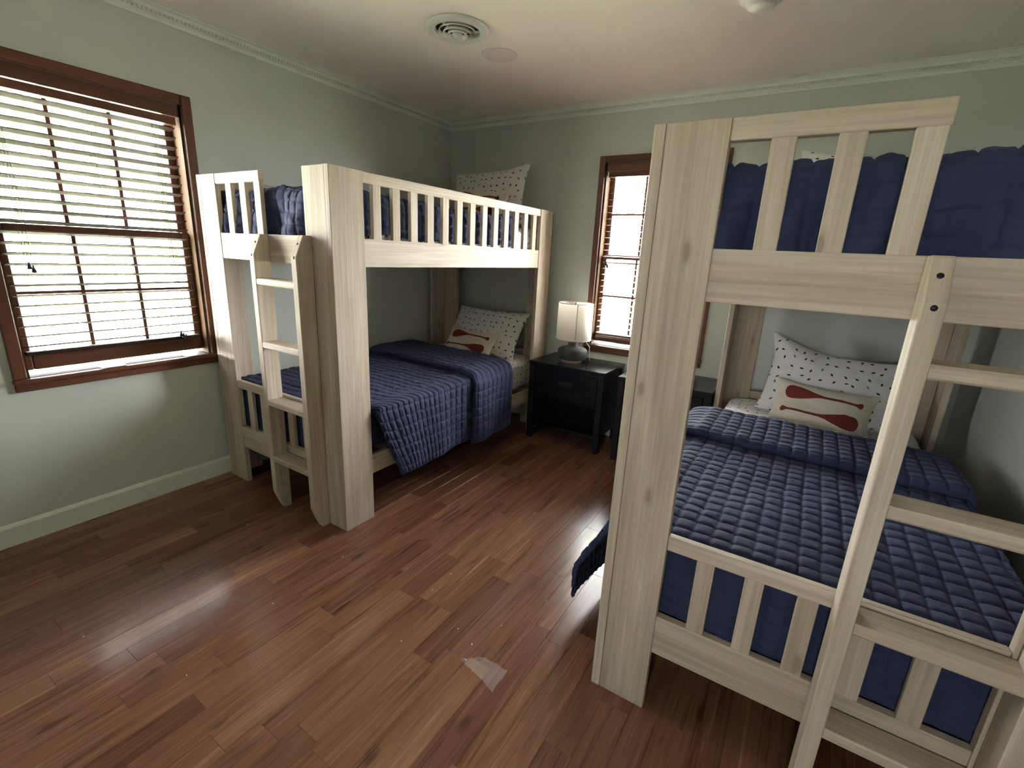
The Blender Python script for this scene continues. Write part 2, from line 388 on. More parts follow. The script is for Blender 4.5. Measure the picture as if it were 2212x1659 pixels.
# unseen landing and window, added to send fill light through the doorway
HX0, HX1, HY = -1.0, XR, -2.30
mb = MB()
for (p0, p1, q0, q1) in ((HX0, -.14, 0, HC), (.24, HX1, 0, HC), (-.14, .24, 0, 1.34), (-.14, .24, 1.72, HC)): mb.box((p0, HY - .1, q0), (p1, HY, q1))
o = mb.obj('wall_added_landing_end', M_wall); tag(o, kind='structure')
o = MB().box((HX0 - .1, HY - .1, 0), (HX0, YF - T, HC)).obj('wall_added_landing_left', M_wall); tag(o, kind='structure')
o = MB().box((HX1, HY - .1, 0), (HX1 + .1, YF - T, HC)).obj('wall_added_landing_right', M_wall); tag(o, kind='structure')
o = MB().box((HX0 - .1, HY - .1, HC), (HX1 + .1, YF - T, HC + .1)).obj('ceiling_added_landing', M_ceil); tag(o, kind='structure')
o = MB().box((HX0 - .1, HY - .1, -.12), (HX1 + .1, YF - T, 0)).obj('floor_added_landing', simple('added_landing_floor', (.30, .20, .13), .6)); tag(o, kind='structure')
o = MB().box((-.20, HY - .06, 1.20), (.30, HY - .056, 1.90)).obj('window_3', M_glass); tag(o, kind='structure')
for a_ in ((-.20, 1.20, -.16, 1.90), (.26, 1.20, .30, 1.90), (-.16, 1.20, .26, 1.24), (-.16, 1.86, .26, 1.90), (-.16, 1.54, .26, 1.56)):
    MB().box((a_[0], HY - .08, a_[1]), (a_[2], HY - .03, a_[3])).obj('sash', M_white, o)
o = MB().box((XL - T, YF - T, HC), (XR + T, YB + T, HC + .1)).obj('ceiling', M_ceil); tag(o, kind='structure')

floor = MB().box((XL - T, YF - T, -.12), (XR + T, YB + T, -.0125)).obj('floor', M_sub); tag(floor, kind='structure')
rp = random.Random(21)
fixed_ends = {-1.183: [1.245], -1.0905: [.62, 1.25, 1.645], -1.276: [1.536], -.998: [1.02, 1.54], -.813: [2.165], -1.461: [1.55], -1.6535: [1.532], -1.3685: [.9, 2.1]}
PW = .0925
x0 = -1.183 - PW * 19
k = 0
while x0 < XR:
    xa, xb = max(x0, XL), min(x0 + PW, XR)
    if xb - xa > .004:
        near = [v for kx, v in fixed_ends.items() if abs(kx - x0) < .02]
        cuts = [YF]
        fx = near[0] if near else []
        y = YF + rp.uniform(.1, .8)
        while y < YB - .2:
            if all(abs(y - e) > .28 for e in fx): cuts.append(y)
            y += rp.uniform(.42, 1.15)
        cuts = sorted(cuts + list(fx)) + [YB]
        for c0, c1 in zip(cuts[:-1], cuts[1:]):
            g = .00025; bv = .0006
            mb = MB(); v = mb.v
            xs = (xa + g, xb - g); ys = (c0 + g, c1 - g); zt = rp.uniform(-.0002, 0)
            for z, e in ((-.012, 0), (zt - bv, 0), (zt, bv)):
                v += [(xs[0] + e, ys[0] + e, z), (xs[1] - e, ys[0] + e, z), (xs[1] - e, ys[1] - e, z), (xs[0] + e, ys[1] - e, z)]
            for q in (0, 4):
                for i in range(4):
                    j = (i + 1) % 4; mb.face([q + i, q + j, q + 4 + j, q + 4 + i])
            mb.face([8, 9, 10, 11])
            mb.obj('plank', M_floor, floor)
    x0 += PW; k += 1

# baseboards: simple board with a rounded shoulder
bbp = [(0, 0), (.014, 0), (.014, .090), (.010, .098), (.006, .104), (0, .106)]
def baseboard(name, fn, a0, a1):
    o = MB().prism(bbp, a0, a1, fn).obj(name, M_white); tag(o, kind='structure')
baseboard('baseboard_left', lambda a, p, q: (XL + p, a, q), YF, YB)
baseboard('baseboard_back', lambda a, p, q: (a, YB - p, q), XL, XR)
baseboard('baseboard_right', lambda a, p, q: (XR - p, a, q), YF, YB)
baseboard('baseboard_front', lambda a, p, q: (a, YF + p, q), XL, -.47)

# crown moulding with a dentil course
cp_ = [(0, -.070), (.006, -.070), (.009, -.062), (.009, -.056), (.014, -.052), (.022, -.046), (.022, -.036), (.028, -.032), (.034, -.020), (.044, -.013), (.044, -.007), (.052, -.004), (.052, 0), (0, 0)]
def crown(name, fn, a0, a1, beads=True):
    o = MB().prism(cp_, a0, a1, fn).obj(name, M_white); tag(o, kind='structure')
    if beads:
        mb = MB(); n = int((a1 - a0) / .0185)
        for i in range(n):
            a = a0 + .01 + i * .0185
            mb.prism([(.0225, -.0462), (.030, -.0462), (.032, -.040), (.030, -.0352), (.0225, -.0352)], a, a + .0105, fn)
        b_ = mb.obj('dentil_course', M_white, o); b_['kind'] = 'stuff'
crown('trim_1', lambda a, p, q: (XL + p, a, HC + q), YF, YB)
crown('trim_2', lambda a, p, q: (a, YB - p, HC + q), XL, XR)
crown('trim_3', lambda a, p, q: (XR - p, a, HC + q), YF, YB)
crown('trim_4', lambda a, p, q: (a, YF + p, HC + q), XL, XR)

# doorway added behind the camera for fill light, door folded back on the landing
dr = MB().box((DX0 - .05, YF - .85 - T, .01), (DX0 - .01, YF - .04 - T, 2.02)).obj('door_1', M_white); tag(dr, kind='structure')
for dx in (DX0 - .07, DX1 + .01):
    MB().box((dx, YF, 0), (dx + .06, YF + .018, 2.09)).obj('casing', M_trim, dr)
MB().box((DX0 - .07, YF, 2.04), (DX1 + .07, YF + .018, 2.10)).obj('casing', M_trim, dr)

# ------------------------------------------------------------------ windows
def window(n, fn, hole, casw, head, sash_x, tilt, muntins, casing_mat):
    """fn(a, d, z): a along the wall, d outwards (d<0 is into the room)"""
    a0, a1, z0, z1 = hole
    flip = lambda lo, hi: ([min(x, y) for x, y in zip(lo, hi)], [max(x, y) for x, y in zip(lo, hi)])
    def bx(A0, D0, Z0, A1, D1, Z1, mb=None, g=None):
        lo, hi = flip(fn(A0, D0, Z0), fn(A1, D1, Z1)); return (mb or MB()).box(lo, hi, g)
    w = empty('window_%d' % n, fn((a0 + a1) / 2, 0, z0)); tag(w, kind='structure')
    inv = Matrix.Translation(w.location).inverted()
    def add(mb, name, mat, parent=None, **kw):
        o = mb.obj(name, mat, parent or w, **kw)
        if parent is None or parent is w: o.matrix_parent_inverse = inv
        return o
    cw = casw
    # casing: two legs, head, stool and apron
    for A in ((a0 - cw, a0), (a1, a1 + cw)):
        add(bx(A[0], -.020, z0, A[1], 0, z1 + cw), 'casing', casing_mat, bevel=.004)
    add(bx(a0, -.019, z1, a1, 0, z1 + cw), 'casing', casing_mat, bevel=.004)
    add(bx(a0 - cw - .004, -.034, z0 - .022, a1 + cw + .004, .0, z0), 'stool', casing_mat, bevel=.006)
    add(bx(a0, .0, z0 - .022, a1, .105, z0 + .001), 'sill_board', M_sill)
    add(bx(a0 - cw, -.018, z0 - .058, a1 + cw, 0, z0 - .022), 'apron', casing_mat, bevel=.004)
    # jambs
    for A in ((a0, a0 + .012), (a1 - .012, a1)):
        add(bx(A[0], 0, z0, A[1], .14, z1), 'jamb', M_jamb)
    add(bx(a0, 0, z1 - head, a1, .03, z1), 'head_board', casing_mat)
    add(bx(a0, .03, z1 - .02, a1, .14, z1), 'jamb', M_jamb)
    # sashes
    zm = 1.428
    for (s0, s1, dd, nm) in ((zm - .018, z1 - head * .35, sash_x + .035, 'upper'), (z0 + .02, zm + .015, sash_x, 'lower')):
        st = .034
        fr = MB()
        b0 = .085 if nm == 'lower' else .034
        bx(a0 + .012, dd, s0, a0 + .012 + st, dd + .03, s1, fr); bx(a1 - .012 - st, dd, s0, a1 - .012, dd + .03, s1, fr)
        bx(a0 + .012 + st, dd, s1 - .034, a1 - .012 - st, dd + .03, s1, fr); bx(a0 + .012 + st, dd, s0, a1 - .012 - st, dd + .03, s0 + b0, fr)
        sh = add(fr, 'sash', M_trim, bevel=.005)
        ia0, ia1, iz0, iz1 = a0 + .012 + st, a1 - .012 - st, s0 + b0, s1 - .034
        zc = (iz0 + iz1) / 2
        for q in (1, 2):
            A = ia0 + (ia1 - ia0) * q / 3; add(bx(A - .008, dd + .004, iz0, A + .008, dd + .026, iz1), 'muntin', M_trim, sh)
        add(bx(ia0, dd + .006, zc - .007, ia1, dd + .024, zc + .007), 'muntin', M_trim, sh)
        for q in range(3):
            for (p0, p1) in ((iz0, zc - .007), (zc + .007, iz1)):
                A, B_ = ia0 + (ia1 - ia0) * q / 3, ia0 + (ia1 - ia0) * (q + 1) / 3
                add(bx(A, dd + .013, p0, B_, dd + .016, p1), 'pane', M_glass, sh)
    return w

def blind(fn, a0, a1, ztop, zbot, dc, tilt, cords, cat_label, ladders, mat):
    """wooden slat blind; the room edge of each slat is raised by tilt"""
    rt_ = empty('window_blind', fn((a0 + a1) / 2, dc, zbot)); tag(rt_, cat_label, 'blind', 'wooden blinds hanging inside the window frames')
    inv = Matrix.Translation(rt_.location).inverted()
    def add(mb, name, mt, **kw):
        o = mb.obj(name, mt, rt_, **kw); o.matrix_parent_inverse = inv; return o
    # valance
    add(MB().prism([(dc - .030, ztop), (dc - .026, ztop + .036), (dc - .006, ztop + .036), (dc + .020, ztop + .030), (dc + .020, ztop)], a0, a1, lambda a, p, q: fn(a, p, q)), 'valance', M_trim)
    sp_ = .0455; n = int(round((ztop - zbot) / sp_))
    c, s = math.cos(tilt), math.sin(tilt)
    prof0 = [(-.025, -.0012), (-.0235, -.0019), (.0235, -.0019), (.025, -.0012), (.025, .0012), (.0235, .0019), (-.0235, .0019), (-.025, .0012)]
    prof = [(p * c + q * s, -p * s + q * c) for p, q in prof0]
    me = None
    for i in range(n):
        z = ztop - .02 - i * sp_
        if me is None:
            me = MB().prism([(p + dc, q) for p, q in prof], a0 + .006, a1 - .006, lambda a, p, q: fn(a, p, q)).mesh('slat', mat)
        o = bpy.data.objects.new('slat', me); COL.objects.link(o); o.parent = rt_; o.matrix_parent_inverse = inv; o.location = (0, 0, z)
    zb = ztop - .02 - (n - .35) * sp_
    add(MB().prism([(dc - .025, zb - .008), (dc - .020, zb + .008), (dc + .020, zb + .008), (dc + .025, zb - .008)], a0 + .006, a1 - .006, lambda a, p, q: fn(a, p, q)), 'bottom_rail', mat, bevel=.002)
    for a in ladders:
        mb = MB()
        for dd in (-.026, .026):
            mb.tube([fn(a, dc + dd, ztop), fn(a, dc + dd, zb)], .0009, 4)
        add(mb, 'ladder_cord', M_cord)
    for (a, zs) in cords:
        for k_, z in enumerate(zs):
            aa = a + k_ * .012
            add(MB().tube([fn(a + k_ * .004, dc - .034, ztop), fn(aa, dc - .040, (ztop + z) / 2), fn(aa, dc - .036, z + .03)], .0011, 5), 'pull_cord', M_cord)
            p = fn(aa, dc - .036, z)
            add(MB().lathe([(0, .032), (.004, .030), (.0035, .022), (.008, .012), (.009, .002), (.006, 0), (0, 0)], p, 12), 'tassel', M_tassel, smooth=True)
    return rt_

f1 = lambda a, d, z: (XL - d, a, z)
f2 = lambda a, d, z: (a, YB + d, z)
window(1, f1, W1, .046, .060, .062, 0, None, M_trim)
window(2, f2, W2, .045, .060, .062, 0, None, M_trim)
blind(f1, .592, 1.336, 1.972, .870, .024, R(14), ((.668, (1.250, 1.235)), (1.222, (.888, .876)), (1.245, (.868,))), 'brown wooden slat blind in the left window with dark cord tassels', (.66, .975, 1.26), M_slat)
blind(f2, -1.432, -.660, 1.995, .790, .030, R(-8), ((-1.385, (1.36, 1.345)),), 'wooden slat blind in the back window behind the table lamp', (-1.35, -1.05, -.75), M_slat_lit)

# cards on the left sill
for (y0, y1, mt_, lab) in ((.848, .950, 0, 'flat dark-bordered card on the left sill, nearer the middle'), (1.228, 1.338, 1, 'flat pale card on the left sill, at its right end by the bunk')):
    c = empty('sill_card', (-2.935, (y0 + y1) / 2, .7712)); tag(c, lab, 'card')
    hw = (y1 - y0) / 2
    MB().box((-.030, -hw, 0), (.030, hw, .0015)).obj('card_sheet', [simple('card_dark', (.05, .05, .06), .5), simple('card_pale', (.30, .29, .28), .5)][mt_], c)
    MB().box((-.024, -hw + .007, .0015), (.024, hw - .007, .0020)).obj('card_face', simple('card_print', (.20, .20, .21), .6), c)
    for q in range(2):
        yy = -hw * .45 + q * hw * .8
        MB().prism([(-.014, yy - .012), (.010, yy - .016), (.016, yy + .006), (-.004, yy + .014)], .0020, .0023, lambda a, p_, q_: (p_, q_, a)).obj('card_motif', simple('card_ink', (.04, .04, .05), .5), c)

# ------------------------------------------------------------------ bunk beds
Wd, Ln, Hb = 1.087, 2.0274, 1.742
t, fb, sb = .029, .1506, .1828
ZGT, ZRT, ZRB, LGT, LGM, LRT, LRB = .0511, 1.4507, 1.321, .6417, .5956, .3613, .226
def make_bed():
    b = empty('bunk_bed', (0, 0, 0))
    BV = .0022
    for (sx, sv) in ((0, 0), (1, 0), (0, 1), (1, 1)):
        mb = MB()
        # wide board on the side, second board butted against it on the end
        ua, ub = (0, t) if not sx else (Wd - t, Wd)
        va, vb = (0, sb) if not sv else (Ln - sb, Ln)
        mb.box((ua, va, 0), (ub, vb, Hb), 2)
        p = mb.obj('corner_post', M_bed, b, bevel=BV)
        ua, ub = (t + .0008, t + fb) if not sx else (Wd - t - fb, Wd - t - .0008)
        va, vb = (0.0008, t) if not sv else (Ln - t, Ln - .0008)
        MB().box((ua, va, 0), (ub, vb, Hb - .0008), 2).obj('post_board', M_bed, p, bevel=BV)
    # side rails and guards
    for sx in (0, 1):
        ua, ub = (.0035, t) if not sx else (Wd - t, Wd - .0035)
        MB().box((ua, sb, ZRB), (ub, Ln - sb, ZRT), 1).obj('side_rail', M_bed, b, bevel=BV)
        MB().box((ua, sb, LRB + .03), (ub, Ln - sb, LRT), 1).obj('side_rail', M_bed, b, bevel=BV)
        MB().box((ua, sb, Hb - ZGT), (ub, Ln - sb, Hb - .001), 1).obj('guard_rail', M_bed, b, bevel=.004)
        for k_ in range(13):
            c = .267 + .125 * k_
            MB().box((ua + .002, c - .025, ZRT - .004), (ub - .002, c + .025, Hb - ZGT + .004), 2).obj('slat', M_bed, b, bevel=BV)
    # ends
    for sv in (0, 1):
        va, vb = (.0035, t) if not sv else (Ln - t, Ln - .0035)
        u0, u1 = t + fb, Wd - t - fb
        MB().box((u0, va, ZRB), (u1, vb, ZRT), 0).obj('end_rail', M_bed, b, bevel=BV)
        MB().box((u0, va, LRB), (u1, vb, LRT), 0).obj('end_rail', M_bed, b, bevel=BV)
        MB().box((u0, va, LGM), (u1, vb, LGT), 0).obj('end_rail', M_bed, b, bevel=.004)
        for k_ in range(5):
            c = .290 + .125 * k_
            MB().box((c - .024, va + .003, LRT - .004), (c + .024, vb - .003, LGM + .004), 2).obj('slat', M_bed, b, bevel=BV)
        ue = t + fb + .395 if not sv else u1
        MB().box((u0, va - .001, Hb - ZGT), (ue, vb + .002, Hb - .001), 0).obj('guard_rail', M_bed, b, bevel=.004)
        for k_ in range(3 if not sv else 5):
            c = .2925 + .127 * k_
            MB().box((c - .025, va + .002, ZRT - .004), (c + .025, vb - .002, Hb - ZGT + .004), 2).obj('slat', M_bed, b, bevel=BV)
    # slatted bases under the mattresses
    for zz in (LRT - .045, ZRB + .02):
        for k_ in range(9):
            v = .12 + k_ * .215
            MB().box((t, v, zz), (Wd - t, v + .07, zz + .018), 0).obj('base_slat', M_bed, b)
    # ladder on the foot end
    ld = empty('ladder', (0, 0, 0), b)
    for (ua, ub) in ((.588, .626), (.915, .953)):
        prof = [(-.001, 0), (-.040, 0), (-.062, .050), (-.082, .112), (-.086, 1.345), (-.084, 1.362), (-.046, 1.447), (-.042, 1.4507), (-.001, 1.4507)]
        r_ = MB().prism(prof, ua, ub, lambda a, p, q: (a, p, q))
        # grain along the height
        r_.uv = [[(r_.v[i][2] + 9 + ua, (r_.v[i][1] + 3) if max(r_.v[j][0] for j in f) - min(r_.v[j][0] for j in f) < .001 else r_.v[i][0]) for i in f] for f in r_.f]
        r_.obj('ladder_rail', M_bed, ld, bevel=.003)
    for zt in (1.246, .937, .634, .320):
        prof = [(-.004, zt - .031), (-.080, zt - .031), (-.084, zt - .026), (-.084, zt - .005), (-.080, zt), (-.004, zt)]
        MB().prism(prof, .626, .915, lambda a, p, q: (a, p, q)).obj('rung', M_bed, ld)
    for uc in (.607, .934):
        for (z, y) in ((1.353, -.086), (1.413, -.0615)):
            bo = MB().lathe([(0, .0016), (.0050, .0016), (.0060, .0008), (.0060, 0)], (0, 0, 0), 16).obj('bolt', M_bolt, ld, True)
            ang = R(90) if y < -.07 else R(90 - 24)
            bo.location = (uc, y, z); bo.rotation_euler = (ang, 0, 0)
    # mattresses belong to their own things
    return b
X1, Y1, X2, Y2 = -2.8868, 1.3798, -.4073, 1.2791
bed1 = make_bed(); bed1.location = (X1, Y1, 0)
tag(bed1, 'whitewashed pine bunk bed along the left wall, beside the large window', 'bunk bed', 'matching bunk beds')
bed2 = copy_tree(bed1); bed2.location = (X2, Y2, 0)
tag(bed2, 'whitewashed pine bunk bed on the right, nearest the viewer', 'bunk bed', 'matching bunk beds')

# ------------------------------------------------------------------ mattresses
def mattress(X, Y, z0, z1, label):
    n, m_ = 30, 60
    root = empty('mattress', (X, Y, z0)); tag(root, label, 'mattress', 'sheeted mattresses')
    # rounded slab as a closed tube of sections along v
    u0, u1, v0, v1 = .074, Wd - .074, .074, Ln - .045
    h = z1 - z0; r = .045
    vs = np.concatenate([v0 + np.array([0, .004, .012, .025, .045]), np.linspace(v0 + .1, v1 - .1, 40), v1 - np.array([.045, .025, .012, .004, 0])])
    ang = np.linspace(0, 2 * math.pi, 73)
    P = []
    for v in vs:
        e = min(v - v0, v1 - v); ins = .045 - math.sqrt(max(0, .045 ** 2 - (max(0, .045 - e)) ** 2))
        cx, cz = (u0 + u1) / 2, h / 2
        a, b_ = (u1 - u0) / 2 - ins, h / 2 - ins * .7
        row = []
        for t_ in ang:
            c, s = math.cos(t_), math.sin(t_); p_ = 7.0
            k_ = (abs(c / 1) ** p_ + abs(s / 1) ** p_) ** (-1 / p_)
            x = c * k_; y = s * k_
            # keep the corner radius round on the long sides
            px = a * x; pz = b_ * y
            row.append((cx + px, v, cz + pz + .004 * math.sin(v * 9 + px * 6) * (y > 0)))
        P.append(row)
    P = np.array(P)
    UV = np.zeros(P.shape[:2] + (2,)); d = np.r_[0, np.cumsum(np.linalg.norm(np.diff(P[10], axis=0), axis=1))]
    UV[..., 0] = d[None, :]; UV[..., 1] = vs[:, None]
    o = grid_obj('fitted_sheet', P, UV, M_print, root)
    # end caps
    for row, s_ in ((P[0], 0), (P[-1], 1)):
        mb = MB(); mb.v = [tuple(p) for p in row[:-1]]; mb.face(list(range(len(row) - 1)), [(p[0], p[2]) for p in row[:-1]]); mb.obj('sheet_end', M_print, root)
    return root
mattress(X1, Y1, LRT - .02, .605, 'lower mattress of the left bunk under a white fleck-print sheet')
mattress(X1, Y1, 1.362, 1.610, 'upper mattress of the left bunk under a white fleck-print sheet')
mattress(X2, Y2, LRT - .02, .605, 'lower mattress of the right bunk under a white fleck-print sheet')
mattress(X2, Y2, 1.362, 1.610, 'upper mattress of the right bunk, its sheet mostly hidden by a navy quilt')

# ------------------------------------------------------------------ quilts
CELL = .0560
def quilt(name, mode, ztop, v_end, seed, mirror=False, fold=None, parent=None, wr=1.0, skew=0.0, outf=.05, hem=.19, base=None, shear=.115):
    """mode 'hang': falls outside the side rail on the open side; 'in': tucked inside the guards.
    mirror=False: open side is u=Wd; True: open side is u=0."""
    a_s = CELL / 10
    flat0, flat1 = .075, Wd - .075
    r = .055
    hang_in = .20 if ztop > 1 else .24
    hang_out = (ztop - hem) if mode == 'hang' else hang_in
    s = np.arange(-math.ceil((hang_in + .05) / CELL) * 10, int(((flat1 - flat0) + hang_out + .03) / a_s)) * a_s
    if fold: v0, v1 = fold
    else: v0, v1 = (-CELL * 4 if ztop > 1 else -CELL * 5), v_end
    tt = np.arange(round(v0 / a_s), round(v1 / a_s)) * a_s
    S, Tt = np.meshgrid(s, tt, indexing='ij')
    Lf = flat1 - flat0
    q = math.pi / 2 * r
    def side(d):      # d = arc length beyond the flat top -> (horizontal, drop)
        a = np.clip(d / r, 0, math.pi / 2)
        return r * np.sin(a), r * (1 - np.cos(a)) + np.clip(d - q, 0, None)
    dl = np.clip(-S, 0, None); dr_ = np.clip(S - Lf, 0, None)
    hl, pl = side(dl); hr, pr = side(dr_)
    # extent of the rounded sides
    u = flat0 + np.clip(S, 0, Lf) - hl * .45 + hr * .35
    drop = pl + pr
    # foot end rolls down between mattress and end board
    foot = 0.060
    if not fold:
        df = np.clip(foot + .02 - Tt, 0, None); hf, pf = side(df)
        V = np.where(Tt > foot + .02, Tt, foot + .02 - hf * .60)
        drop2 = pf
    else:
        V = Tt.copy(); drop2 = 0
    if mode == 'hang':
        # open side: push outside the rail beyond the post, edge runs back diagonally
        past = sm(.0, .05, dr_)
        if not fold:
            vst = .035 + .170 * past + shear * np.clip((pr - .05) / .33, 0, 1.2)
            V = np.where(dr_ > 0, V + (vst - .035) * np.clip(1 - (Tt - .05) / .62, 0, 1), V)
            V = np.where((dr_ > 0) & (Tt < .05), np.maximum(V, vst - .0 * Tt), V)
            drop2 = np.where(dr_ > 0, drop2 * (1 - past), drop2)
            outw = sm(.17, .23, V)
        else: outw = 1
        u = u + outw * past * (.076 + outf * np.clip(pr / .38, 0, 1) ** 1.2 * (.55 + .45 * np.exp(-((V - .30) / .35) ** 2)))
        # soft flutes in the hanging part
        u = u + outw * past * np.clip(pr / .38, 0, 1) * .010 * wr * (np.sin(V * 9 + seed) + .6 * np.sin(V * 21 + 2 * seed))
    z = ztop - drop - drop2
    z = z + .006 * wr * (vnoise(S * 5 + 9, Tt * 5 + 3, seed) + .6) + .0035 * wr * (vnoise(S * 14, Tt * 14, seed + 1) + .6)
    if mode == 'in':
        k_ = np.clip((pl + pr + (drop2 if not fold else 0)) / .2, 0, 1)
        u = u + np.where(dr_ > 0, 1, np.where(dl > 0, -1, 0)) * np.clip(k_ * 3, 0, 1) * .006 * np.sin(V * 26 + 3 * np.sin(V * 7) + seed)
        V = V - np.clip(drop2 * 6, 0, 1) * (.010 * wr * np.sin(S * 38 + 4 * np.sin(S * 5) + drop2 * 9)) 
    if skew: V = V + skew * (S / Lf - .5) * sm(.3, 1.2, Tt)
    if fold:
        e = np.clip((Tt - v0) / .060, 0, 1)
        V = V + .034 * (1 - e) ** 2
        lift = .004 + .040 * np.sqrt(np.clip(1 - (1 - e) ** 2, 0, 1))
        z = z + lift * (1 - np.clip(pr / .06, 0, 1)) * (1 - np.clip(pl / .06, 0, 1))
        u = u + lift * .8 * np.clip(pr / .05, 0, 1) * 1.0 - lift * .1 * np.clip(pl / .05, 0, 1)
    P = np.stack([u, V, z], -1)
    # quilting: puffed cells along the surface normal
    dS = np.gradient(P, axis=0); dT = np.gradient(P, axis=1)
    nn = np.cross(dT, dS); nn = -nn / (np.linalg.norm(nn, axis=-1, keepdims=True) + 1e-9)
    nn = np.where(nn[..., 2:3] < -.3, -nn, nn)
    wob = .0025 * vnoise(S * 7, Tt * 7, seed + 5)
    gs = np.abs(np.sin(math.pi * (S + wob) / CELL)); gt = np.abs(np.sin(math.pi * (Tt + wob) / CELL))
    gr = lambda g_: 1 - np.exp(-(g_ * CELL / math.pi / .0038) ** 1.3)
    puff = .62 * gr(gs) * gr(gt) + .38 * (gs * gt) ** .5
    crinkle = vnoise(S * 55, Tt * 55, seed + 8) * .35 + vnoise(S * 26, Tt * 90, seed + 9) * .25
    hgt = .0100 * puff * (1 + .35 * crinkle * wr)
    ed = np.minimum(S[-1, 0] - S, S - S[0, 0]); ed = np.minimum(ed, np.minimum(Tt - Tt[0, 0], Tt[0, -1] - Tt))
    hgt = hgt * np.clip(ed / .018, 0, 1) ** .5
    P = P + nn * hgt[..., None]
    if mirror: P[..., 0] = Wd - P[..., 0]
    UV = np.stack([S, Tt], -1)
    if mirror: P = P[::-1]; UV = UV[::-1]
    o = grid_obj(name, P, UV, M_quilt, parent, solid=.010)
    return o

def quilt_thing(X, Y, label, **kw):
    root = empty('quilt', (X, Y, 0)); tag(root, label, 'quilt', 'navy box-stitched quilts')
    fold = kw.pop('foldband', None)
    quilt('quilt_cover', parent=root, **kw)
    if kw['mode'] == 'hang':
        k3 = dict(kw); k3.update(mode='in', v_end=.50, ztop=kw['ztop'] - .012, wr=.6, hem=.19)
        quilt('tucked_corner', parent=root, **k3)
    if fold:
        f0, f1, sk = fold
        kw2 = dict(kw); kw2['skew'] = sk; kw2['seed'] = kw['seed'] + 20
        kw2['ztop'] = kw['ztop'] + .004; kw2['hem'] = kw['hem'] - .012
        quilt('folded_band', parent=root, fold=(f0, f1), **kw2)
    return root
quilt_thing(X1, Y1, 'navy quilt on the lower left bunk, hanging over the open side', mode='hang', ztop=.614, v_end=1.50, seed=3, foldband=(1.02, 1.515, -.08), outf=.035, hem=.185, wr=1.2)
quilt_thing(X2, Y2, 'navy quilt with turned-back band on the lower right bunk', mode='hang', ztop=.614, v_end=1.33, seed=11, mirror=True, foldband=(.90, 1.36, .06), outf=.165, hem=.085, wr=.7, shear=.02)
quilt_thing(X1, Y1, 'navy quilt on the upper left bunk, bunched behind the guard slats', mode='in', ztop=1.640, v_end=1.62, seed=31, wr=2.6)
quilt_thing(X2, Y2, 'navy quilt on the upper right bunk, close behind the three guard slats', mode='in', ztop=1.634, v_end=1.55, seed=41, wr=2.6)

# ------------------------------------------------------------------ pillows
def frame(center, roll, lean, yaw=0):
    """x axis along width, y axis up the pillow; lean = angle from vertical (leans back to +y)"""
    return Matrix.Translation(center) @ Matrix.Rotation(R(yaw), 4, 'Z') @ Matrix.Rotation(R(90 - lean), 4, 'X') @ Matrix.Rotation(R(roll), 4, 'Z')
def pil_pt(a, b, side, w, h, T_, seed, ear=(1, 1, 1, 1), wr=1.0):
    px = w / 2 * a * (1 - .055 * (1 - b * b) * np.abs(a) ** 3)
    py = h / 2 * b * (1 - .075 * (1 - a * a) * np.abs(b) ** 3)
    th = T_ / 2 * ((1 - np.abs(a) ** 3.2) * (1 - np.abs(b) ** 3.2)) ** .62
    n_ = vnoise(a * 2.2 + 7, b * 1.8 + 3, seed) * .010 + vnoise(a * 6 + b * 4, b * 5, seed + 2) * .004
    rad = vnoise(np.arctan2(b, a) * 5.2 + 20, np.hypot(a, b) * 1.1, seed + 4) * .006 * np.hypot(a, b) ** 2
    env = (1 - np.abs(a) ** 8) * (1 - np.abs(b) ** 8)
    th = th + (n_ + rad) * wr * env
    # corner ears lift slightly
    for (ea, eb, k_) in ((-1, 1, ear[0]), (1, 1, ear[1]), (-1, -1, ear[2]), (1, -1, ear[3])):
        g = np.exp(-(((a - ea) ** 2 + (b - eb) ** 2) / .10))
        px = px + ea * g * .012 * k_; py = py + eb * g * .012 * k_
    return px, py, side * np.maximum(th, .0008)
def pillow(label, w, h, T_, M, mat, seed, ear=(1, 1, 1, 1), wr=1.0, group=None, cat='pillow', bend=None, name='pillow'):
    root = empty(name); root.matrix_world = M; tag(root, label, cat, group)
    n = 46
    a = np.sin(np.linspace(-math.pi / 2, math.pi / 2, n)); b = np.sin(np.linspace(-math.pi / 2, math.pi / 2, 34))
    A, B_ = np.meshgrid(a, b, indexing='ij')
    bm_v = []; f = []; uvs = []
    for side in (1, -1):
        px, py, pz = pil_pt(A, B_, side, w, h, T_, seed + (side < 0) * 9, ear, wr)
        if bend: px, py, pz = bend(px, py, pz, A, B_)
        P = np.stack([px, py, pz], -1)
        base = len(bm_v); bm_v += P.reshape(-1, 3).tolist(); uvs += np.stack([px + (side < 0) * 3, py], -1).reshape(-1, 2).tolist()
        nb = len(b)
        for i in range(n - 1):
            for j in range(nb - 1):
                q = [base + i * nb + j, base + (i + 1) * nb + j, base + (i + 1) * nb + j + 1, base + i * nb + j + 1]
                f.append(q if side > 0 else q[::-1])
    mb = MB(); mb.v = [tuple(v) for v in bm_v]
    for q in f: mb.face(q, [uvs[i] for i in q])
    me = bpy.data.meshes.new('pillow_case'); me.from_pydata(mb.v, [], mb.f)
    uv = me.uv_layers.new(name='UVMap'); uv.data.foreach_set('uv', np.array([c for q in mb.uv for c in q], dtype=np.float32).ravel())
    me.polygons.foreach_set('use_smooth', [True] * len(mb.f)); me.materials.append(mat)
    bm = bmesh.new(); bm.from_mesh(me); bmesh.ops.remove_doubles(bm, verts=bm.verts, dist=.0017); bm.to_mesh(me); bm.free()
    o = bpy.data.objects.new('pillow_case', me); COL.objects.link(o); o.parent = root
    return root
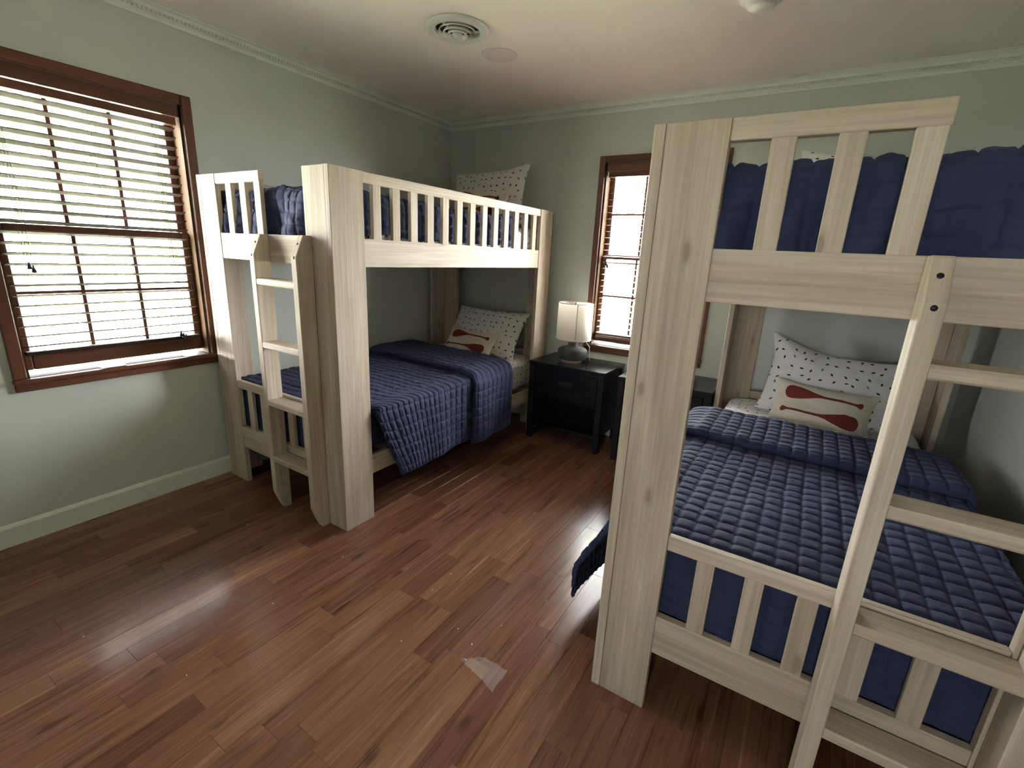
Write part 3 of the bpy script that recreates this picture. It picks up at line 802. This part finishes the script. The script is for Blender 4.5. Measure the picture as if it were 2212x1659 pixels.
def paddle(root, w, h, T_, seed, yc, flipx, ear, wr=1.0, tilt=0, wr_=None):
    """flat red paddle appliqué that follows the pillow front"""
    L_ = .80
    ts = np.linspace(0, 1, 70)
    # half width profile: knob, shaft, blade
    hw = np.interp(ts, [0, .012, .03, .055, .08, .11, .5, .58, .68, .80, .90, .96, .99, 1.0],
                   [0, .013, .017, .015, .0085, .0065, .0075, .013, .026, .038, .041, .034, .018, 0])
    cs = np.linspace(-1, 1, 9)
    Tg, Cg = np.meshgrid(ts, cs, indexing='ij')
    x = (Tg - .5) * L_ * w * (-1 if flipx else 1); y = yc * h + Cg * hw[:, None] * (h / .27) + x * math.tan(tilt)
    a = x / (w / 2); b = y / (h / 2)
    px, py, pz = pil_pt(a, b, 1, w, h, T_, seed, ear, wr)
    P = np.stack([px, py, pz + .0012 - .0010 * (np.abs(Cg) > .99)], -1)
    if not flipx: P = P[::-1]
    o = grid_obj('paddle_applique', P, np.stack([x, y], -1) if flipx else np.stack([x, y], -1)[::-1], M_red, root)
    return o
def paddle_pillow(label, M, seed, w=.46, h=.26, T_=.11):
    ear = (1, 1, 1, 1)
    r_ = pillow(label, w, h, T_, M, M_cream, seed, ear, .8, 'cream paddle cushions', 'cushion', name='cushion')
    paddle(r_, w, h, T_, seed, .20, True, ear, .8)
    paddle(r_, w, h, T_, seed, -.20, False, ear, .8)
    return r_

G = 'fleck-print bed pillows'
pillow('fleck-print pillow on the lower left bunk, propped behind a cushion', .67, .42, .17, frame((-2.27, 3.225, .775), -1.5, 36, 4), M_print, 5, group=G, ear=(.4, 1, 1, 1))
pillow('fleck-print pillow standing at the head of the upper left bunk', .66, .44, .16, frame((-2.335, 3.29, 1.835), 4, 16, 3), M_print, 15, group=G, ear=(.4, 2.2, 1, 1))
def ear_fold(px, py, pz, A, B_):
    g = np.clip((-A + B_ - 1.05) / .9, 0, 1)
    return px + g * .012, py + g * .035, pz + g * .055
pillow('fleck-print pillow on the lower right bunk with one raised corner', .64, .42, .17, frame((.165, 3.13, .762), -2.5, 32, -2), M_print, 25, group=G, ear=(2.2, 1, 1, 1), bend=ear_fold, wr=1.3)
pillow('fleck-print pillow on the upper right bunk, only its corner showing', .64, .42, .15, frame((.14, 3.17, 1.802), -3.5, 22, 0), M_print, 35, group=G, ear=(2.6, .5, 1, 1))
paddle_pillow('cream cushion with two red paddles on the lower left bunk', frame((-2.285, 3.025, .696), -2, 42, 3), 51)
paddle_pillow('cream cushion with two red paddles on the upper left bunk', frame((-2.30, 3.13, 1.757), -3, 26, 4), 61)
paddle_pillow('cream cushion with two red paddles on the lower right bunk', frame((.145, 2.945, .682), -3, 34, -4), 71)

# ------------------------------------------------------------------ nightstands
def nightstand():
    Wn, Dn, Hn = .620, .434, .6285
    n = empty('nightstand', (0, 0, 0))
    MB().box((0, 0, Hn - .024), (Wn, Dn, Hn), 0).obj('tabletop', M_black, n, bevel=.003)
    for (x, y) in ((.004, .004), (Wn - .049, .004), (.004, Dn - .049), (Wn - .049, Dn - .049)):
        MB().box((x, y, 0), (x + .045, y + .045, Hn - .024), 2).obj('leg', M_black, n, bevel=.003)
    for x in (.014, Wn - .034):
        MB().box((x, .049, .12), (x + .020, Dn - .049, Hn - .024), 1).obj('side_panel', M_black, n)
    MB().box((.034, Dn - .022, .12), (Wn - .034, Dn - .010, Hn - .024), 0).obj('back_panel', M_black, n)
    MB().box((.034, .012, .112), (Wn - .034, Dn - .02, .134), 0).obj('shelf', M_black, n, bevel=.002)
    MB().box((.034, .020, .345), (Wn - .034, Dn - .02, .363), 0).obj('drawer_divider', M_black, n)
    MB().box((.049, .010, Hn - .046), (Wn - .049, .030, Hn - .024), 0).obj('front_rail', M_black, n)
    d = MB().box((.054, .010, .368), (Wn - .054, .030, Hn - .050), 0).obj('drawer', M_black, n, bevel=.003)
    MB().box((.060, .030, .372), (Wn - .060, Dn - .03, .50), 1).obj('drawer_box', M_black, d)
    MB().box((Wn / 2 - .062, .0045, .470), (Wn / 2 + .062, .010, .508), 0).obj('drawer_pull', M_pull, d, bevel=.004)
    MB().prism([(.0045, .500), (-.010, .496), (-.010, .488), (.0045, .490)], Wn / 2 - .048, Wn / 2 + .048, lambda a, p, q: (a, p, q)).obj('pull_lip', M_pull, d)
    return n
ns = nightstand(); ns.location = (-1.7595, 3.0984, 0); tag(ns, 'black wooden nightstand under the table lamp, beside the left bunk', 'nightstand', 'matching nightstands')
ns2 = copy_tree(ns); ns2.location = (-1.0404, 3.0933, 0); tag(ns2, 'black wooden nightstand with a bare top, beside the right bunk', 'nightstand', 'matching nightstands')

# ------------------------------------------------------------------ table lamp
LX, LY, LZ = -1.490, 3.290, .6285
lamp = empty('table_lamp', (LX, LY, LZ)); tag(lamp, 'table lamp with grey crock base and cream drum shade on the black nightstand', 'lamp')
MB().lathe([(0, 0), (.072, 0), (.078, .006), (.078, .022), (.074, .026), (0, .026)], n=56).obj('base_foot', M_raw, lamp, True)
MB().lathe([(0, .020), (.084, .021), (.102, .027), (.110, .038), (.112, .062), (.112, .088), (.108, .100), (.096, .109), (.062, .117), (.040, .122), (.036, .127), (.035, .168), (.032, .172), (0, .172)], n=64).obj('base_body', M_crock, lamp, True)
MB().lathe([(0, .17), (.010, .17), (.010, .215), (.016, .218), (.016, .262), (.012, .266), (0, .266)], n=24).obj('socket', M_metal, lamp, True)
sh = MB().lathe([(.133, .178), (.1345, .178), (.131, .452), (.1295, .452), (.133, .178)], n=72).obj('lamp_shade', M_shade, lamp, True)
mbr = MB()
for zz, rr in ((.178, .1338), (.452, .1303)):
    mbr.tube([(rr * math.cos(a), rr * math.sin(a), zz) for a in np.linspace(0, 2 * math.pi, 49)], .0022, 6)
mbr.obj('rim_trim', simple('rim_tape', (.38, .33, .27), .8), sh, True)
MB().box((-.0008, -.0030, .18), (.0008, .0030, .45), 2, M=Matrix.Rotation(R(-60), 4, 'Z') @ Matrix.Translation((.1335, 0, 0))).obj('shade_seam', simple('seam_tape', (.45, .40, .33), .8), sh)
mbs = MB()
for k_ in range(3):
    a = R(20 + 120 * k_)
    mbs.tube([(0, 0, .428), (.06 * math.cos(a), .06 * math.sin(a), .432), (.128 * math.cos(a), .128 * math.sin(a), .444)], .0016, 6)
mbs.obj('spider', M_metal, lamp)
MB().tube([(.012, 0, .25), (.030, 0, .30), (.034, 0, .36), (.020, 0, .41), (0, 0, .430), (-.020, 0, .41), (-.034, 0, .36), (-.030, 0, .30), (-.012, 0, .25)], .0016, 6).obj('harp', M_metal, lamp)
MB().lathe([(0, .425), (.006, .425), (.006, .436), (.009, .441), (.009, .450), (.004, .456), (0, .457)], n=20).obj('finial', M_metal, lamp, True)
MB().lathe([(0, .262), (.012, .262), (.014, .275), (.027, .305), (.030, .325), (.024, .348), (.010, .358), (0, .359)], n=24).obj('light_bulb', simple('frosted_bulb', (.8, .8, .78), .4), lamp, True)
MB().tube([(.030, .02, .165), (.075, .05, .170), (.105, .08, .12), (.10, .10, .03), (.10, .12, .006), (.10, .16, .003)], .0025, 8).obj('power_cord', simple('clear_cord', (.6, .58, .52), .35), lamp, True)

# ------------------------------------------------------------------ ceiling fittings
v = empty('ceiling_vent', (-1.746, 2.152, HC)); tag(v, 'round white air diffuser with concentric rings in the ceiling', 'vent')
MB().lathe([(.112, -.001), (.157, -.001), (.157, -.006), (.150, -.013), (.130, -.020), (.118, -.020), (.110, -.012), (.106, -.001)], n=72).obj('flange', M_vent, v, True)
MB().lathe([(0, -.0012), (.112, -.0012), (.112, -.003), (0, -.003)], n=48).obj('duct_shade_disc', M_dark, v)  # dark disc painted in for the shade inside the duct
for k_, (ra, rb, z0, z1) in enumerate(((.086, .093, -.008, -.022), (.064, .071, -.012, -.030), (.042, .049, -.015, -.036))):
    MB().lathe([(ra, z0), (rb, z1), (rb + .002, z1), (rb + .003, z1 + .002), (ra + .003, z0), (ra, z0)], n=64).obj('louver_ring', M_vent, v, True)
MB().lathe([(0, -.046), (.014, -.044), (.024, -.036), (.026, -.026), (.022, -.012), (.0, -.006)], n=40).obj('centre_cone', M_vent, v, True)
for k_ in range(3):
    a = R(30 + 120 * k_); MB().box((.02, -.003, -.020), (.11, .003, -.010), M=Matrix.Rotation(a, 4, 'Z')).obj('bracket', M_vent, v)
c = MB().lathe([(0, -.0045), (.085, -.0045), (.097, -.003), (.100, -.0002), (0, -.0002)], n=56).obj('cover_plate', simple('plate_paint', (.74, .66, .62), .6), None, True)
c.location = (-1.738, 2.520, HC); tag(c, 'flat round blank cover plate on the ceiling beside the vent', 'cover plate')
s_ = empty('smoke_detector', (-.395, 2.475, HC)); tag(s_, 'round white smoke detector on the ceiling, cut by the picture edge', 'smoke detector')
MB().lathe([(0, -.001), (.092, -.001), (.092, -.010), (.086, -.014), (.070, -.016), (0, -.016)], n=56).obj('mounting_base', M_plastic, s_, True)
MB().lathe([(0, -.045), (.040, -.044), (.058, -.038), (.064, -.026), (.064, -.016), (0, -.016)], n=48).obj('detector_cap', M_plastic, s_, True)

# ------------------------------------------------------------------ bits on the floor
rs = np.random.RandomState(4)
n = 14
A, B_ = np.meshgrid(np.linspace(-1, 1, n), np.linspace(-1, 1, n), indexing='ij')
P = np.stack([A * .065 * (1 - .3 * B_), B_ * .042 + .018 * A, .006 + .010 * (vnoise(A * 2 + 3, B_ * 2, 3) + 1) * .5 + .004 * vnoise(A * 6, B_ * 6, 4)], -1)
P[..., 2] -= P[..., 2].min() - .0008
o = grid_obj('plastic_scrap', P, np.stack([A, B_], -1), M_film); o.location = (-.728, 1.105, 0); o.rotation_euler = (0, 0, R(-25)); tag(o, 'crumpled clear plastic scrap on the wooden floor', 'scrap')
crumbs = [(-1.286, 1.965, 'white crumb on the floor nearest the nightstands'), (-1.649, 1.232, 'white crumb on the floor in front of the left bunk corner post'), (-2.257, 1.124, 'white crumb on the floor just before the ladder of the left bunk'),
          (-2.017, .388, 'white crumb alone on the dark floor at the lower left'), (-1.545, .517, 'white crumb on the floor at the lower left, nearest the viewer'), (-1.065, 1.031, 'white crumb on the floor left of the plastic scrap, on its own'),
          (-1.156, 1.305, 'lower of two white crumbs close together in mid floor'), (-1.159, 1.434, 'upper of two white crumbs close together in mid floor'), (-.721, 1.536, 'white crumb on the floor beside the glare by the right bunk'),
          (-1.625, .872, 'white crumb on the floor below the left bunk corner post, near the window glare'), (-.93, 1.20, 'leftmost of three white crumbs behind the plastic scrap'), (-.84, 1.17, 'middle of three white crumbs behind the plastic scrap'), (-.80, 1.31, 'rightmost of three white crumbs behind the plastic scrap')]
mbc = MB()
ico = [(0, 0, 1), (.9, 0, 0), (0, .9, 0), (-.9, 0, 0), (0, -.9, 0), (0, 0, -.2)]
me = None
for i, (x, y, lab) in enumerate(crumbs):
    if me is None:
        mb = MB(); mb.v = [tuple(c * .0032 for c in p) for p in ico]
        for q in ((0, 1, 2), (0, 2, 3), (0, 3, 4), (0, 4, 1), (5, 2, 1), (5, 3, 2), (5, 4, 3), (5, 1, 4)): mb.face(list(q))
        me = mb.mesh('crumb', M_crumb)
    o = bpy.data.objects.new('crumb', me); COL.objects.link(o); o.location = (x, y, .0006); o.rotation_euler = (0, 0, i); s_ = .8 + .1 * (i % 4); o.scale = (s_, s_, s_ * .8)
    tag(o, 'tiny ' + lab, 'crumb', 'white crumbs on the floor')

# ------------------------------------------------------------------ outdoors
M_grass = simple('lawn', (.24, .25, .18), .9, noise=.3, nscale=2)
g = MB().box((-40, -40, -.75), (40, 45, -.70)).obj('ground', M_grass); tag(g, kind='structure')
M_leaf = simple('leaf', (.10, .16, .05), .6, noise=.3, nscale=1.5)
M_bark = simple('bark', (.12, .09, .07), .9, bump=.6, bscale=30)
def tree(x, y, h, r, label, seed, n=500, trunk=True, name='tree', cat='tree'):
    rr = random.Random(seed); T0 = empty(name, (x, y, -.70)); tag(T0, label, cat)
    if trunk:
        mb = MB(); mb.tube([(0, 0, 0), (.05, .02, h * .3), (-.04, .05, h * .6), (0, 0, h * .9)], .09, 8)
        for k_ in range(9):
            a = rr.uniform(0, 6.28); z = h * rr.uniform(.35, .8); mb.tube([(0, 0, z), (r * .4 * math.cos(a), r * .4 * math.sin(a), z + r * .25), (r * .85 * math.cos(a), r * .85 * math.sin(a), z + r * .4)], .025, 5)
        mb.obj('trunk', M_bark, T0)
    mb = MB()
    for _ in range(n):
        a = rr.uniform(0, 6.28); ph = math.acos(rr.uniform(-1, 1)); q = r * rr.uniform(.35, 1) ** .5
        c = Vector((q * math.sin(ph) * math.cos(a), q * math.sin(ph) * math.sin(a), (h * .68 if trunk else h * .5) + q * math.cos(ph) * (.8 if trunk else h * .5 / r)))
        s__ = rr.uniform(.05, .11)
        d1 = Vector((rr.uniform(-1, 1), rr.uniform(-1, 1), rr.uniform(-1, 1))).normalized() * s__; d2 = d1.orthogonal().normalized() * s__ * .5
        b = len(mb.v); mb.v += [tuple(c - d1), tuple(c + d2), tuple(c + d1), tuple(c - d2)]; mb.face([b, b + 1, b + 2, b + 3])
    f_ = mb.obj('foliage', M_leaf, T0); f_['kind'] = 'stuff'
tree(-7.5, 1.2, 4.2, 1.5, 'leafy tree outside the left window, upper left through the slats', 2, 900)
tree(-6.2, 3.6, 3.6, 1.2, 'smaller leafy tree outside the left window, behind the right stile', 3, 600)
tree(-5.6, 1.0, 1.1, .7, 'low shrub outside the left window, lower left through the slats', 5, 500, trunk=False, name='shrub', cat='shrub')
tree(-5.2, 2.7, 1.2, .7, 'low shrub outside the left window, lower right through the slats', 6, 500, trunk=False, name='shrub', cat='shrub')
tree(-2.6, 7.6, 4.6, 1.5, 'leafy tree outside the back window', 8, 900)
